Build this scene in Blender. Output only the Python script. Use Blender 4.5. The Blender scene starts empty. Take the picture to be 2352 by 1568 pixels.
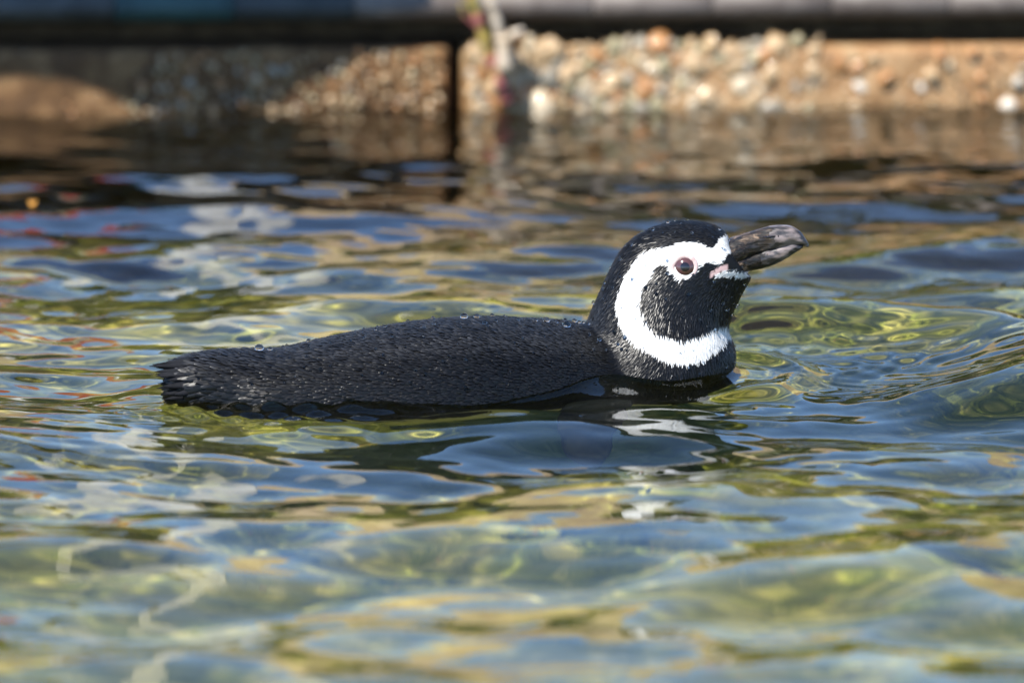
import bpy, bmesh, math, random
import numpy as np
from mathutils import Vector, Matrix, noise
from mathutils.bvhtree import BVHTree

SC = bpy.context.scene
COL = SC.collection
R = math.radians
rng = np.random.default_rng(7)
random.seed(7)

# ------------------------------------------------------------------ camera
K = 2700.0                      # photo pixels (2352 wide) per metre at the bird
DEP = R(9.6)                   # how far the lens looks down
CD, SD = math.cos(DEP), math.sin(DEP)
DIST = 6.0
CZ = (890 - 784) / K / CD
cam_d = bpy.data.cameras.new('camera')
cam = bpy.data.objects.new('camera', cam_d)
COL.objects.link(cam)
cam.location = (0, -DIST * CD, CZ + DIST * SD)
cam.rotation_euler = (R(90) - DEP, 0, 0)
cam_d.sensor_width = 36
cam_d.lens = 36 * DIST / (2352 / K)
cam_d.clip_start = 0.1
cam_d.clip_end = 2000
cam_d.dof.use_dof = True
cam_d.dof.focus_distance = 5.99
cam_d.dof.aperture_fstop = 4.6
SC.camera = cam

# ------------------------------------------------------------------ world, sun, exposure
SUN_EL, SUN_AZ = R(53), R(37)   # azimuth: from behind the lens towards the left
to_sun = Vector((-math.sin(SUN_AZ) * math.cos(SUN_EL), -math.cos(SUN_AZ) * math.cos(SUN_EL), math.sin(SUN_EL)))
world = bpy.data.worlds.new('World')
SC.world = world
world.use_nodes = True
wn = world.node_tree
bg = wn.nodes['Background']
sky = wn.nodes.new('ShaderNodeTexSky')
sky.sky_type = 'NISHITA'
sky.sun_disc = False
sky.sun_elevation = SUN_EL
sky.sun_rotation = math.atan2(to_sun.x, to_sun.y)
sky.air_density = 0.75
sky.dust_density = 0.0
sky.ozone_density = 5.0
wn.links.new(sky.outputs[0], bg.inputs[0])
bg.inputs[1].default_value = 0.135
sun_d = bpy.data.lights.new('sun', 'SUN')
sun_d.energy = 5.0
sun_d.angle = R(0.53)
sun_d.color = (1.0, 0.955, 0.88)
sun_d.cycles.is_caustics_light = True
sun = bpy.data.objects.new('sun', sun_d)
COL.objects.link(sun)
sun.rotation_euler = (-to_sun).to_track_quat('-Z', 'Y').to_euler()
SC.view_settings.view_transform = 'Standard'
SC.view_settings.look = 'None'
SC.view_settings.gamma = 1
SC.view_settings.exposure = 0.88
SC.view_settings.use_curve_mapping = False
SC.cycles.use_denoising = True
SC.cycles.max_bounces = 10
SC.cycles.transmission_bounces = 8
SC.cycles.glossy_bounces = 5
SC.cycles.diffuse_bounces = 3
SC.cycles.caustics_refractive = True
SC.cycles.caustics_reflective = False
SC.cycles.blur_glossy = 0.2
SC.cycles.sample_clamp_indirect = 6

# ------------------------------------------------------------------ helpers
F = K * DIST
def at(px, py, Y):
    """world point on the vertical plane y = Y seen at photo pixel px, py"""
    u, v = (px - 1176) / F, -(py - 784) / F
    d = Vector((u, CD + v * SD, -SD + v * CD))
    o = cam.location
    t = (Y - o.y) / d.y
    return o + d * t
def on_water(px, py, z=0.0):
    u, v = (px - 1176) / F, -(py - 784) / F
    d = Vector((u, CD + v * SD, -SD + v * CD))
    o = cam.location
    return o + d * ((z - o.z) / d.z)
def proj(P):
    """N x 3 -> photo pixels"""
    P = np.asarray(P, float)
    q = P - np.array(cam.location)
    dep = q[:, 1] * CD - q[:, 2] * SD
    up = q[:, 1] * SD + q[:, 2] * CD
    return np.stack([1176 + F * q[:, 0] / dep, 784 - F * up / dep], 1)

def tag(o, label=None, cat=None, group=None, kind=None):
    for k, v in (('label', label), ('category', cat), ('group', group), ('kind', kind)):
        if v: o[k] = v
    return o
def mesh_obj(name, verts, faces, mat=None, parent=None, smooth=True):
    me = bpy.data.meshes.new(name)
    me.from_pydata([tuple(v) for v in verts], [], [tuple(f) for f in faces])
    if smooth:
        me.polygons.foreach_set('use_smooth', [True] * len(me.polygons))
    me.update()
    o = bpy.data.objects.new(name, me)
    COL.objects.link(o)
    if mat: me.materials.append(mat)
    if parent: o.parent = parent
    return o
def np_mesh(name, V, Q, mat=None, parent=None, smooth=True, n=4):
    me = bpy.data.meshes.new(name)
    V = np.asarray(V, np.float32); Q = np.asarray(Q, np.int32)
    me.vertices.add(len(V)); me.vertices.foreach_set('co', V.ravel())
    me.loops.add(Q.size); me.loops.foreach_set('vertex_index', Q.ravel())
    me.polygons.add(len(Q)); me.polygons.foreach_set('loop_start', np.arange(0, Q.size, n, dtype=np.int32))
    me.polygons.foreach_set('use_smooth', np.full(len(Q), smooth))
    me.update(calc_edges=True); me.validate()
    o = bpy.data.objects.new(name, me)
    COL.objects.link(o)
    if mat: me.materials.append(mat)
    if parent: o.parent = parent
    return o
def loft(rings, cap=True):
    V, Fc = [], []
    n = len(rings[0])
    for r in rings: V += [tuple(p) for p in r]
    for i in range(len(rings) - 1):
        for j in range(n):
            a, b = i * n + j, i * n + (j + 1) % n
            Fc.append((a, b, b + n, a + n))
    if cap:
        for base, ring in ((0, rings[0]), ((len(rings) - 1) * n, rings[-1])):
            c = sum((Vector(p) for p in ring), Vector()) / n
            V.append(tuple(c)); ci = len(V) - 1
            for j in range(n):
                a, b = base + j, base + (j + 1) % n
                Fc.append((b, a, ci) if base == 0 else (a, b, ci))
    return V, Fc
def tube(pts, rad, n=10):
    rings = []
    for i, p in enumerate(pts):
        p = Vector(p)
        t = (Vector(pts[min(i + 1, len(pts) - 1)]) - Vector(pts[max(i - 1, 0)])).normalized()
        a = t.cross(Vector((0.3, 1, 0.2))).normalized(); b = t.cross(a)
        rings.append([p + (a * math.cos(2 * math.pi * k / n) + b * math.sin(2 * math.pi * k / n)) * rad[i] for k in range(n)])
    return loft(rings)
def catmull(pts, m):
    """resample rows of numbers smoothly, m steps per span"""
    P = np.array(pts, float)
    P = np.vstack([2 * P[0] - P[1], P, 2 * P[-1] - P[-2]])
    out = []
    for i in range(1, len(P) - 2):
        for s in range(m):
            t = s / m
            out.append(0.5 * (2 * P[i] + (P[i + 1] - P[i - 1]) * t + (2 * P[i - 1] - 5 * P[i] + 4 * P[i + 1] - P[i + 2]) * t * t
                              + (3 * P[i] - P[i - 1] - 3 * P[i + 1] + P[i + 2]) * t ** 3))
    out.append(P[-2])
    return np.array(out)

# ------------------------------------------------------------------ materials
class NT:
    def __init__(self, name):
        self.m = bpy.data.materials.new(name); self.m.use_nodes = True
        self.t = self.m.node_tree; self.b = self.t.nodes['Principled BSDF']
    def node(self, typ, **kw):
        n = self.t.nodes.new(typ)
        for k, v in kw.items(): setattr(n, k, v)
        return n
    def link(self, a, b): self.t.links.new(a, b)
    def coords(self, kind='Object', scale=(1, 1, 1)):
        tc = self.node('ShaderNodeTexCoord'); mp = self.node('ShaderNodeMapping')
        self.link(tc.outputs[kind], mp.inputs[0]); mp.inputs['Scale'].default_value = scale
        return mp.outputs[0]
    def noise(self, vec, scale, detail=4, rough=0.6, dist=0.0):
        n = self.node('ShaderNodeTexNoise'); self.link(vec, n.inputs['Vector'])
        n.inputs['Scale'].default_value = scale; n.inputs['Detail'].default_value = detail
        n.inputs['Roughness'].default_value = rough; n.inputs['Distortion'].default_value = dist
        return n.outputs[0]
    def ramp(self, fac, stops):
        r = self.node('ShaderNodeValToRGB'); self.link(fac, r.inputs[0])
        e = r.color_ramp.elements
        while len(e) < len(stops): e.new(0.5)
        for s, (p, c) in zip(e, stops): s.position = p; s.color = (*c, 1)
        return r.outputs[0]
    def mix(self, fac, a, b):
        n = self.node('ShaderNodeMix', data_type='RGBA')
        for s, v in ((0, fac), (6, a), (7, b)):
            if hasattr(v, 'links'): self.link(v, n.inputs[s])
            else: n.inputs[s].default_value = v if s == 0 else (*v, 1)
        return n.outputs[2]
    def bump(self, h, strength=0.5, dist=0.002):
        b = self.node('ShaderNodeBump'); self.link(h, b.inputs['Height'])
        b.inputs['Strength'].default_value = strength; b.inputs['Distance'].default_value = dist
        self.link(b.outputs[0], self.b.inputs['Normal'])
    def color(self, c):
        if hasattr(c, 'links'): self.link(c, self.b.inputs['Base Color'])
        else: self.b.inputs['Base Color'].default_value = (*c, 1)
    def set(self, **kw):
        for k, v in kw.items(): self.b.inputs[k.replace('_', ' ')].default_value = v
        return self

def stone(name, c1, c2, c3, scale=14, rough=0.6, bump=0.6, bd=0.003, coat=0.0):
    s = NT(name); v = s.coords()
    n1 = s.noise(v, scale, 6, 0.65, 0.4); n2 = s.noise(v, scale * 5, 4, 0.7)
    base = s.ramp(n1, [(0.3, c1), (0.5, c2), (0.7, c3)])
    s.color(s.mix(s.ramp(n2, [(0.35, (0, 0, 0)), (0.75, (0.5, 0.5, 0.5))]), base, c1))
    s.bump(n2, bump, bd); s.set(Roughness=rough, Coat_Weight=coat, Coat_Roughness=0.08)
    return s.m
def mat_feather(name, rough, spec):
    s = NT(name)
    a = s.node('ShaderNodeAttribute', attribute_name='Col')
    s.color(a.outputs['Color'])
    s.set(Roughness=rough, Specular_IOR_Level=spec)
    return s.m

M = {}
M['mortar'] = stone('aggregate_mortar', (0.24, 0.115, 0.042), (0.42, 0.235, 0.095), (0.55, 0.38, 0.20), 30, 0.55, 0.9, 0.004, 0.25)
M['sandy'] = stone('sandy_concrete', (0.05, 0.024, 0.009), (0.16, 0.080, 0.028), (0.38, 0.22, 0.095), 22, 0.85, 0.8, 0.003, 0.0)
for nm, c in (('cream', (0.55, 0.44, 0.29)), ('grey', (0.36, 0.31, 0.23)), ('tan', (0.50, 0.34, 0.18)), ('rust', (0.44, 0.21, 0.075)), ('white', (0.66, 0.60, 0.50)), ('olive', (0.38, 0.32, 0.18))):
    M['peb_' + nm] = stone('pebble_' + nm, tuple(x * 0.7 for x in c), c, tuple(min(1, x * 1.15) for x in c), 60, 0.32, 0.3, 0.001, 0.5)

# pool floor: olive algae over sandy gravel
s = NT('algae_floor'); v = s.coords()
n1 = s.noise(v, 5.0, 5, 0.6, 0.6); n2 = s.noise(v, 26, 5, 0.65, 0.5); n3 = s.noise(v, 70, 3, 0.6)
c1 = s.ramp(n1, [(0.32, (0.052, 0.062, 0.012)), (0.46, (0.135, 0.135, 0.026)), (0.56, (0.25, 0.20, 0.060)), (0.68, (0.40, 0.30, 0.13))])
c2 = s.ramp(n2, [(0.34, (0.030, 0.038, 0.008)), (0.5, (0.165, 0.160, 0.032)), (0.66, (0.48, 0.37, 0.15))])
c = s.mix(0.55, c1, c2)
c = s.mix(s.ramp(n3, [(0.68, (0, 0, 0)), (0.74, (0.7, 0.7, 0.7))]), c, (0.36, 0.12, 0.05))
s.color(c); s.bump(n2, 0.6, 0.01); s.set(Roughness=0.9, Specular_IOR_Level=0.1)
M['floor'] = s.m

s = NT('sandy_ground'); v = s.coords()
n = s.noise(v, 3, 6, 0.65)
s.color(s.ramp(n, [(0.3, (0.26, 0.20, 0.12)), (0.7, (0.42, 0.34, 0.22))])); s.set(Roughness=0.9)
M['ground'] = s.m

# water: clear, slightly green where one looks into it
s = NT('pool_water'); t = s.t; t.nodes.remove(s.b)
out = [n for n in t.nodes if n.type == 'OUTPUT_MATERIAL'][0]
fr = s.node('ShaderNodeFresnel'); fr.inputs['IOR'].default_value = 1.333
gl = s.node('ShaderNodeBsdfGlossy'); gl.inputs['Roughness'].default_value = 0.0; gl.inputs['Color'].default_value = (1, 1, 1, 1)
rf = s.node('ShaderNodeBsdfRefraction'); rf.inputs['IOR'].default_value = 1.333; rf.inputs['Roughness'].default_value = 0.0
rf.inputs['Color'].default_value = (0.93, 0.98, 0.78, 1)
mx = s.node('ShaderNodeMixShader')
s.link(fr.outputs[0], mx.inputs[0]); s.link(rf.outputs[0], mx.inputs[1]); s.link(gl.outputs[0], mx.inputs[2]); s.link(mx.outputs[0], out.inputs[0])
M['water'] = s.m
s = NT('water_bead'); s.set(Roughness=0.0, IOR=1.333, Transmission_Weight=1.0); s.color((1, 1, 1)); M['bead'] = s.m

M['coping'] = []
for nm, a, b in (('slate', (0.018, 0.024, 0.026), (0.055, 0.062, 0.064)), ('teal', (0.012, 0.042, 0.046), (0.035, 0.085, 0.085)), ('slate_grey', (0.026, 0.028, 0.027), (0.07, 0.075, 0.074)),
                 ('mauve', (0.085, 0.066, 0.055), (0.17, 0.14, 0.12)), ('pale', (0.12, 0.105, 0.10), (0.30, 0.29, 0.29))):
    s = NT('glazed_' + nm); v = s.coords(scale=(1, 1, 1))
    n = s.noise(v, 18, 5, 0.6, 0.8)
    s.color(s.ramp(n, [(0.35, a), (0.65, b)])); s.bump(s.noise(v, 60), 0.2, 0.001); s.set(Roughness=0.55)
    M['coping'].append(s.m)
s = NT('coping_bed'); s.color((0.30, 0.27, 0.24)); s.set(Roughness=0.8); M['bed'] = s.m

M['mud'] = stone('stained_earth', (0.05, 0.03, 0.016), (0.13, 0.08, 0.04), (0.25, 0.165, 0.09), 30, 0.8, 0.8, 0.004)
M['rock'] = stone('sandstone', (0.26, 0.18, 0.10), (0.40, 0.30, 0.18), (0.52, 0.42, 0.27), 2.2, 0.85, 0.8, 0.03)
s = NT('bark'); v = s.coords(scale=(1, 6, 6)); n = s.noise(v, 6, 6, 0.7, 0.5)
s.color(s.ramp(n, [(0.35, (0.06, 0.042, 0.028)), (0.65, (0.19, 0.14, 0.10))])); s.bump(n, 0.9, 0.02); s.set(Roughness=0.9); M['bark'] = s.m
s = NT('white_paint'); s.color((0.78, 0.78, 0.76)); s.set(Roughness=0.45); M['white_paint'] = s.m
s = NT('red_paint'); s.color((0.38, 0.045, 0.035)); s.set(Roughness=0.6); M['red_paint'] = s.m
s = NT('leaf_green'); v = s.coords(); s.color(s.ramp(s.noise(v, 9), [(0.3, (0.022, 0.030, 0.010)), (0.7, (0.055, 0.065, 0.024))])); s.set(Roughness=0.6); M['leaf'] = s.m

M['skin'] = mat_feather('plumage_base', 0.6, 0.3)
M['feather'] = mat_feather('body_plumage', 0.40, 0.32)
M['strand'] = mat_feather('head_plumage', 0.36, 0.35)

s = NT('bill_horn'); v = s.coords(scale=(0.35, 1, 1)); 
n = s.noise(v, 210, 6, 0.65, 0.8); n2 = s.noise(s.coords(), 38, 3, 0.5)
n3 = s.noise(s.coords(scale=(0.12, 1, 1)), 320, 4, 0.6, 0.4)
c = s.ramp(n, [(0.38, (0.003, 0.0026, 0.0022)), (0.50, (0.014, 0.010, 0.008)), (0.58, (0.06, 0.040, 0.026)), (0.66, (0.22, 0.15, 0.10))])
c = s.mix(s.ramp(n2, [(0.58, (0, 0, 0)), (0.72, (0.6, 0.6, 0.6))]), c, (0.085, 0.08, 0.082))
s.color(c); s.bump(n3, 1.0, 0.0022); s.set(Roughness=0.45, Specular_IOR_Level=0.3, Coat_Weight=0.3, Coat_Roughness=0.06)
M['bill'] = s.m
s = NT('bill_tip_horn'); n2 = s.noise(s.coords(scale=(0.4, 1, 1)), 90, 4, 0.6)
s.color(s.ramp(n2, [(0.38, (0.008, 0.0075, 0.008)), (0.52, (0.036, 0.033, 0.034)), (0.64, (0.22, 0.18, 0.17))])); s.set(Roughness=0.4, Specular_IOR_Level=0.4, Coat_Weight=0.4, Coat_Roughness=0.05); s.bump(n2, 0.5, 0.0012)
M['bill_tip'] = s.m
s = NT('iris'); s.color((0.085, 0.036, 0.034)); s.set(Roughness=0.15, Coat_Weight=1.0, Coat_Roughness=0.02); M['iris'] = s.m
s = NT('pupil'); s.color((0.010, 0.006, 0.006)); s.set(Roughness=0.1, Coat_Weight=1.0, Coat_Roughness=0.02); M['pupil'] = s.m
s = NT('pink_skin'); s.color(s.ramp(s.noise(s.coords(), 220, 3), [(0.3, (0.50, 0.36, 0.345)), (0.7, (0.66, 0.53, 0.51))])); s.set(Roughness=0.45, Subsurface_Weight=0.15, Subsurface_Radius=(0.003, 0.001, 0.001)); M['pink'] = s.m
s = NT('flipper_skin'); s.color(s.ramp(s.noise(s.coords(), 90, 4), [(0.3, (0.006, 0.0065, 0.008)), (0.7, (0.016, 0.017, 0.021))])); s.set(Roughness=0.85, Specular_IOR_Level=0.12); M['flipper'] = s.m

# ------------------------------------------------------------------ the setting: wall line, ground, floor, water
W0 = on_water(1176, 252)          # the waterline of the back wall
YAW = 0.045                        # the wall runs a little away to the right
def wallY(x): return W0.y + YAW * x
def wall_pt(px, py):
    """point on the wall's front plane"""
    p = at(px, py, W0.y)
    return at(px, py, wallY(p.x))
DECK = wall_pt(1176, 47).z         # underside of the coping
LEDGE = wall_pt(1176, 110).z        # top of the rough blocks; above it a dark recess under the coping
PX0, PX1, PY0 = -4.0, 4.0, -4.6    # pool extent

def gridx():
    dense = np.arange(-0.60, 0.6001, 0.0026)
    out = 0.60 + np.cumsum(0.0026 * 1.09 ** np.arange(1, 56)); out = out[out < 4.0]
    out = np.append(out, 4.02)
    return np.concatenate([-out[::-1], dense, out])
def gridy():
    a = np.arange(-1.35, W0.y + 0.05, 0.0034)
    out = -1.35 - np.cumsum(0.0034 * 1.09 ** np.arange(1, 60)); out = out[out > -4.6]
    out = np.append(out, -4.62)
    return np.concatenate([out[::-1], a])

wr = np.random.default_rng(21)
WAVES = []
for lam_lo, lam_hi, n, slope in ((0.36, 0.80, 9, 0.034), (0.17, 0.36, 18, 0.050), (0.075, 0.17, 22, 0.036), (0.028, 0.07, 26, 0.019)):
    for i in range(n):
        lam = math.exp(wr.uniform(math.log(lam_lo), math.log(lam_hi)))
        th = math.pi / 2 * wr.choice([1, -1]) + wr.normal(0, 0.75)
        k = 2 * math.pi / lam
        WAVES.append((k * math.cos(th), k * math.sin(th), wr.uniform(0, 6.283), slope * math.sqrt(2.0 / n) / k * math.sqrt(2)))
def smooth(a, b, t):
    t = np.clip((t - a) / (b - a), 0, 1); return t * t * (3 - 2 * t)
CHEST = on_water(1610, 868)
def water_h(x, y):
    x = np.asarray(x, float); y = np.asarray(y, float)
    h = np.zeros_like(x + y)
    wx = x + 0.03 * np.sin(5 * y + 1) ; wy = y + 0.03 * np.sin(4 * x + 2)
    small = 0.46 + 0.54 * smooth(-0.62, -0.18, y)      # the chop dies out away from the bird
    hs = np.zeros_like(h)
    for i, (kx, ky, ph, a) in enumerate(WAVES):
        if i < 27: h = h + a * np.sin(kx * wx + ky * wy + ph)
        else: hs = hs + a * np.sin(kx * wx + ky * wy + ph)
    h = h * (1 - 0.66 * smooth(0.55, 1.25, y)) + hs * small * (1 - 0.40 * smooth(0.55, 1.25, y))
    # swell pushed ahead of the breast, and its small inner ring
    dx, dy = x - CHEST.x, y - CHEST.y
    r = np.sqrt(dx * dx + dy * dy); ang = np.arctan2(dy, dx)
    front = smooth(-1.0, -0.2, ang) * (1 - smooth(1.35, 2.2, ang))
    R1 = 0.30 + 0.035 * np.sin(ang * 2.0 + 0.6)
    h = h * (1 - 0.75 * front * np.exp(-((r - 0.24) / 0.11) ** 2))
    h = h + front * 0.031 * np.exp(-((r - R1) / np.where(r < R1, 0.092, 0.050)) ** 2)
    R2 = 0.085 + 0.008 * np.sin(ang * 3)
    h = h + smooth(-1.9, -1.1, ang) * (1 - smooth(1.6, 2.4, ang)) * 0.007 * np.exp(-((r - R2) / 0.017) ** 2)
    h = h + 0.010 * np.exp(-(r / 0.07) ** 2)
    # fine ripples inside the bow swell
    zone = front * np.exp(-((r - 0.20) / 0.10) ** 2)
    h = h + zone * 0.00036 * (np.sin(150 * r + 5 * np.sin(9 * ang) + 14 * dy) + np.sin(118 * dx - 95 * dy + 3 * np.sin(30 * dy)) + np.sin(60 * dx + 160 * dy + 2 * np.sin(40 * dx)))
    # ripple trains along the flank
    fl = np.exp(-((y + 0.13) / 0.09) ** 2) * smooth(-0.38, -0.25, x) * (1 - smooth(0.15, 0.3, x))
    h = h + fl * 0.0009 * (np.sin(70 * y + 16 * x + 2.2 * np.sin(11 * x)) + 0.7 * np.sin(115 * y - 30 * x + 2 * np.sin(17 * x)))
    # churned water behind the tail and along the rump
    ch = np.exp(-(((y + 0.105) / 0.045) ** 2)) * smooth(-0.36, -0.30, x) * (1 - smooth(-0.16, -0.02, x))
    h = h + ch * 0.0011 * (np.sin(190 * x + 120 * y + 3 * np.sin(37 * y)) + np.sin(130 * x - 210 * y + 3 * np.sin(29 * x)) + np.sin(310 * y + 60 * x))
    # shoulder lifts the water, a hollow follows
    h = h + 0.008 * np.exp(-(((x - 0.085) / 0.04) ** 2 + ((y + 0.035) / 0.05) ** 2))
    h = h - 0.012 * np.exp(-(((x + 0.04) / 0.13) ** 2 + ((y + 0.085) / 0.05) ** 2))
    return h

def build_water():
    gx, gy = gridx(), gridy()
    X, Y = np.meshgrid(gx, gy)
    Z = water_h(X, Y)
    fade = smooth(3.6, 1.6, np.abs(X)) if False else 1 - smooth(1.5, 3.5, np.maximum(np.abs(X), -Y - 0.6))
    Z = Z * fade
    sel = np.argwhere((X > -0.36) & (X < 0.26) & (Y > -0.17) & (Y < 0.16))
    for i, j in sel:
        p, _, _, d = bvh.find_nearest((X[i, j], Y[i, j], Z[i, j]), 0.03)
        if p is not None: Z[i, j] += 0.0030 * math.exp(-max(0.0, d - 0.0015) / 0.005)
    V = np.stack([X.ravel(), Y.ravel(), Z.ravel()], 1)
    nx, ny = len(gx), len(gy)
    i = np.arange(ny - 1)[:, None] * nx + np.arange(nx - 1)[None, :]
    Q = np.stack([i, i + 1, i + 1 + nx, i + nx], 2).reshape(-1, 4)
    o = np_mesh('water', V, Q, M['water'])
    o.cycles.is_caustics_caster = True
    return tag(o, 'clear rippled pool water reflecting blue sky and tan banks', 'water', kind='structure')

def sheet(name, x0, x1, y0, y1, nx, ny, zf, mat):
    gx, gy = np.linspace(x0, x1, nx), np.linspace(y0, y1, ny)
    X, Y = np.meshgrid(gx, gy)
    V = np.stack([X.ravel(), Y.ravel(), zf(X, Y).ravel()], 1)
    i = np.arange(ny - 1)[:, None] * nx + np.arange(nx - 1)[None, :]
    return np_mesh(name, V, np.stack([i, i + 1, i + 1 + nx, i + nx], 2).reshape(-1, 4), mat)
FLOOR_Z = -0.36
floor = sheet('pool_floor', -4.1, 4.1, -4.7, 1.9, 160, 130, lambda X, Y: FLOOR_Z + 0.03 * np.sin(2.3 * X + 1) * np.sin(1.9 * Y) + 0.02 * np.sin(7 * X + 3 * Y) - 0.50 * smooth(0.85, 1.2, Y), M['floor'])
tag(floor, 'olive algae covered gravel floor under the water', 'pool floor', kind='structure')
floor.cycles.is_caustics_receiver = True

# ground round the pool, to the horizon, one sheet with a hole
gz = DECK + 0.012
yb = W0.y + 0.16
B = 900
vv = [(-B, -B), (B, -B), (B, B), (-B, B), (PX0, PY0), (PX1, PY0), (PX1, yb), (PX0, yb)]
ground = mesh_obj('ground', [(a, b, gz) for a, b in vv], [(0, 1, 5, 4), (1, 2, 6, 5), (2, 3, 7, 6), (3, 0, 4, 7)], M['ground'], smooth=False)
tag(ground, 'sandy ground round the pool', 'ground', kind='structure')
def box(name, x0, x1, y0, y1, z0, z1, mat, parent=None):
    V = [(x0, y0, z0), (x1, y0, z0), (x1, y1, z0), (x0, y1, z0), (x0, y0, z1), (x1, y0, z1), (x1, y1, z1), (x0, y1, z1)]
    return mesh_obj(name, V, [(3, 2, 1, 0), (4, 5, 6, 7), (0, 1, 5, 4), (1, 2, 6, 5), (2, 3, 7, 6), (3, 0, 4, 7)], mat, parent, smooth=False)
for nm, a in (('pool_side_wall', (PX0 - 0.2, PX0, PY0 - 0.2, yb + 0.2)), ('pool_side_wall', (PX1, PX1 + 0.2, PY0 - 0.2, yb + 0.2)), ('pool_side_wall', (PX0 + 0.002, PX1 - 0.002, PY0 - 0.2, PY0))):
    tag(box(nm, a[0], a[1], a[2], a[3], -1.1, gz - 0.004, M['sandy']), kind='structure')

# ------------------------------------------------------------------ back wall: two rough blocks, a gap, glazed coping
GAP_L, GAP_R = wall_pt(1031, 200).x, wall_pt(1060, 200).x
def rough_block(name, x0, x1, mat, amp, seed, step=0.006):
    """front face, top lip and both ends of a cast block, as a bent sheet with relief"""
    prof = []                                  # (depth, z) going up the front then back over the top
    for z in list(np.arange(-1.1, -0.05, 0.05)) + list(np.arange(-0.05, LEDGE - 0.006, step if step > 0.01 else 0.006)): prof.append((0.0, z))
    prof += [(0.002, LEDGE - 0.004), (0.007, LEDGE), (0.02, LEDGE), (0.05, LEDGE - 0.001), (0.14, LEDGE - 0.001)]
    nx = max(8, int((x1 - x0) / step))
    xs = np.linspace(x0, x1, nx)
    V = []
    for j, (d, z) in enumerate(prof):
        for i, x in enumerate(xs):
            e = min(x - x0, x1 - x)
            rd = 0.014 * max(0, 1 - e / 0.014) ** 2
            q = Vector((x * 38, z * 38, seed))
            b = noise.noise(q) * 0.6 + noise.noise(q * 2.3) * 0.35 + noise.noise(q * 0.35) * 0.8
            w = 1.0 if d < 0.01 else 0.0
            V.append((x, wallY(x) + d + rd - amp * b * w + 0.004 * math.sin(x * 9 + seed) * w, z))
    n = nx; Fc = []
    for j in range(len(prof) - 1):
        for i in range(nx - 1):
            a = j * n + i
            Fc.append((a, a + 1, a + 1 + n, a + n))
    base = len(V)                              # the two ends
    for side, i in ((0, 0), (1, nx - 1)):
        k0 = len(V)
        for j, (d, z) in enumerate(prof[:-4]):
            p = V[j * n + i]
            V.append((p[0], wallY(p[0]) + 0.14, p[2]))
        for j in range(len(prof) - 5):
            a, b, c, e = j * n + i, (j + 1) * n + i, k0 + j + 1, k0 + j
            Fc.append((a, b, c, e) if side == 0 else (e, c, b, a))
    return mesh_obj(name, V, Fc, mat)
xa, xb = -0.72, 0.80
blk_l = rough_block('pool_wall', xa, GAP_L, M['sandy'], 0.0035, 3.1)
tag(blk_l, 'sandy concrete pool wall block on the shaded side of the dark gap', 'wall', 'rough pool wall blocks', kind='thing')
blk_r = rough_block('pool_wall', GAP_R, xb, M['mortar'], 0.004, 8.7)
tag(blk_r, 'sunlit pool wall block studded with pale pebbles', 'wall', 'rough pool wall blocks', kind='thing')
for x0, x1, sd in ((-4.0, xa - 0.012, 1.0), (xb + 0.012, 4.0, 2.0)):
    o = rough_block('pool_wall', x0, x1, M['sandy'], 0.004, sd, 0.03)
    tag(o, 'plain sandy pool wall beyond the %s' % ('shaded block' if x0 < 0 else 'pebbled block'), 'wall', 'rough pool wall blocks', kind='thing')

PEB = []
for k in range(12):
    bm = bmesh.new(); bmesh.ops.create_icosphere(bm, subdivisions=2 if k < 6 else 1, radius=1)
    off = Vector((k * 3.7, k * 1.3, k))
    for v in bm.verts:
        v.co *= 1 + 0.55 * noise.noise(v.co * 1.0 + off) + 0.16 * noise.noise(v.co * 2.6 + off)
    me = bpy.data.meshes.new('pebble'); bm.to_mesh(me); bm.free()
    me.polygons.foreach_set('use_smooth', [True] * len(me.polygons))
    PEB.append(me)
PMATS = ['cream', 'cream', 'grey', 'grey', 'tan', 'tan', 'tan', 'olive', 'rust']
def pebble(parent, x, z, r, mat, proud=0.1, sq=1.0):
    o = bpy.data.objects.new('pebble', random.choice(PEB)); COL.objects.link(o); o.parent = parent
    o.location = (x, wallY(x) - r * proud, z)
    o.scale = (r * random.uniform(0.7, 1.3), r * random.uniform(0.4, 0.6), r * random.uniform(0.75, 1.5) * sq)
    o.rotation_euler = (random.uniform(-0.5, 0.5), random.uniform(-0.9, 0.9), random.uniform(-0.5, 0.5))
    if not o.data.materials: o.data.materials.append(None)
    o.material_slots[0].link = 'OBJECT'; o.material_slots[0].material = M['peb_' + mat]
def scatter(parent, px0, px1, zlo, zhi, n, rlo, rhi, mind, mats):
    pts = []
    x0, x1 = wall_pt(px0, 200).x, wall_pt(px1, 200).x
    tries = 0
    while len(pts) < n and tries < n * 60:
        tries += 1
        r = rlo + (rhi - rlo) * random.random() ** 1.8
        x, z = random.uniform(x0 + r, x1 - r), random.uniform(zlo, zhi)
        if all((x - a) ** 2 + (z - b) ** 2 > (mind * (r + c)) ** 2 for a, b, c in pts):
            pts.append((x, z, r)); pebble(parent, x, z, r, random.choice(mats))
scatter(blk_r, 1062, 1900, -0.02, LEDGE + 0.004, 255, 0.0060, 0.0185, 0.50, PMATS)
scatter(blk_r, 1880, 2440, -0.02, LEDGE - 0.004, 45, 0.004, 0.010, 1.1, ['tan', 'cream', 'rust', 'white'])
scatter(blk_l, 20, 1028, -0.02, LEDGE - 0.003, 285, 0.0022, 0.0060, 0.8, ['tan', 'tan', 'rust', 'olive', 'grey'])

# dark packing behind the gap
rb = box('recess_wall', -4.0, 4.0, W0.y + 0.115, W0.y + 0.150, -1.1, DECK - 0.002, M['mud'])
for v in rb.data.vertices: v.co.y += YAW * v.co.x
tag(rb, kind='structure')

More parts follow.
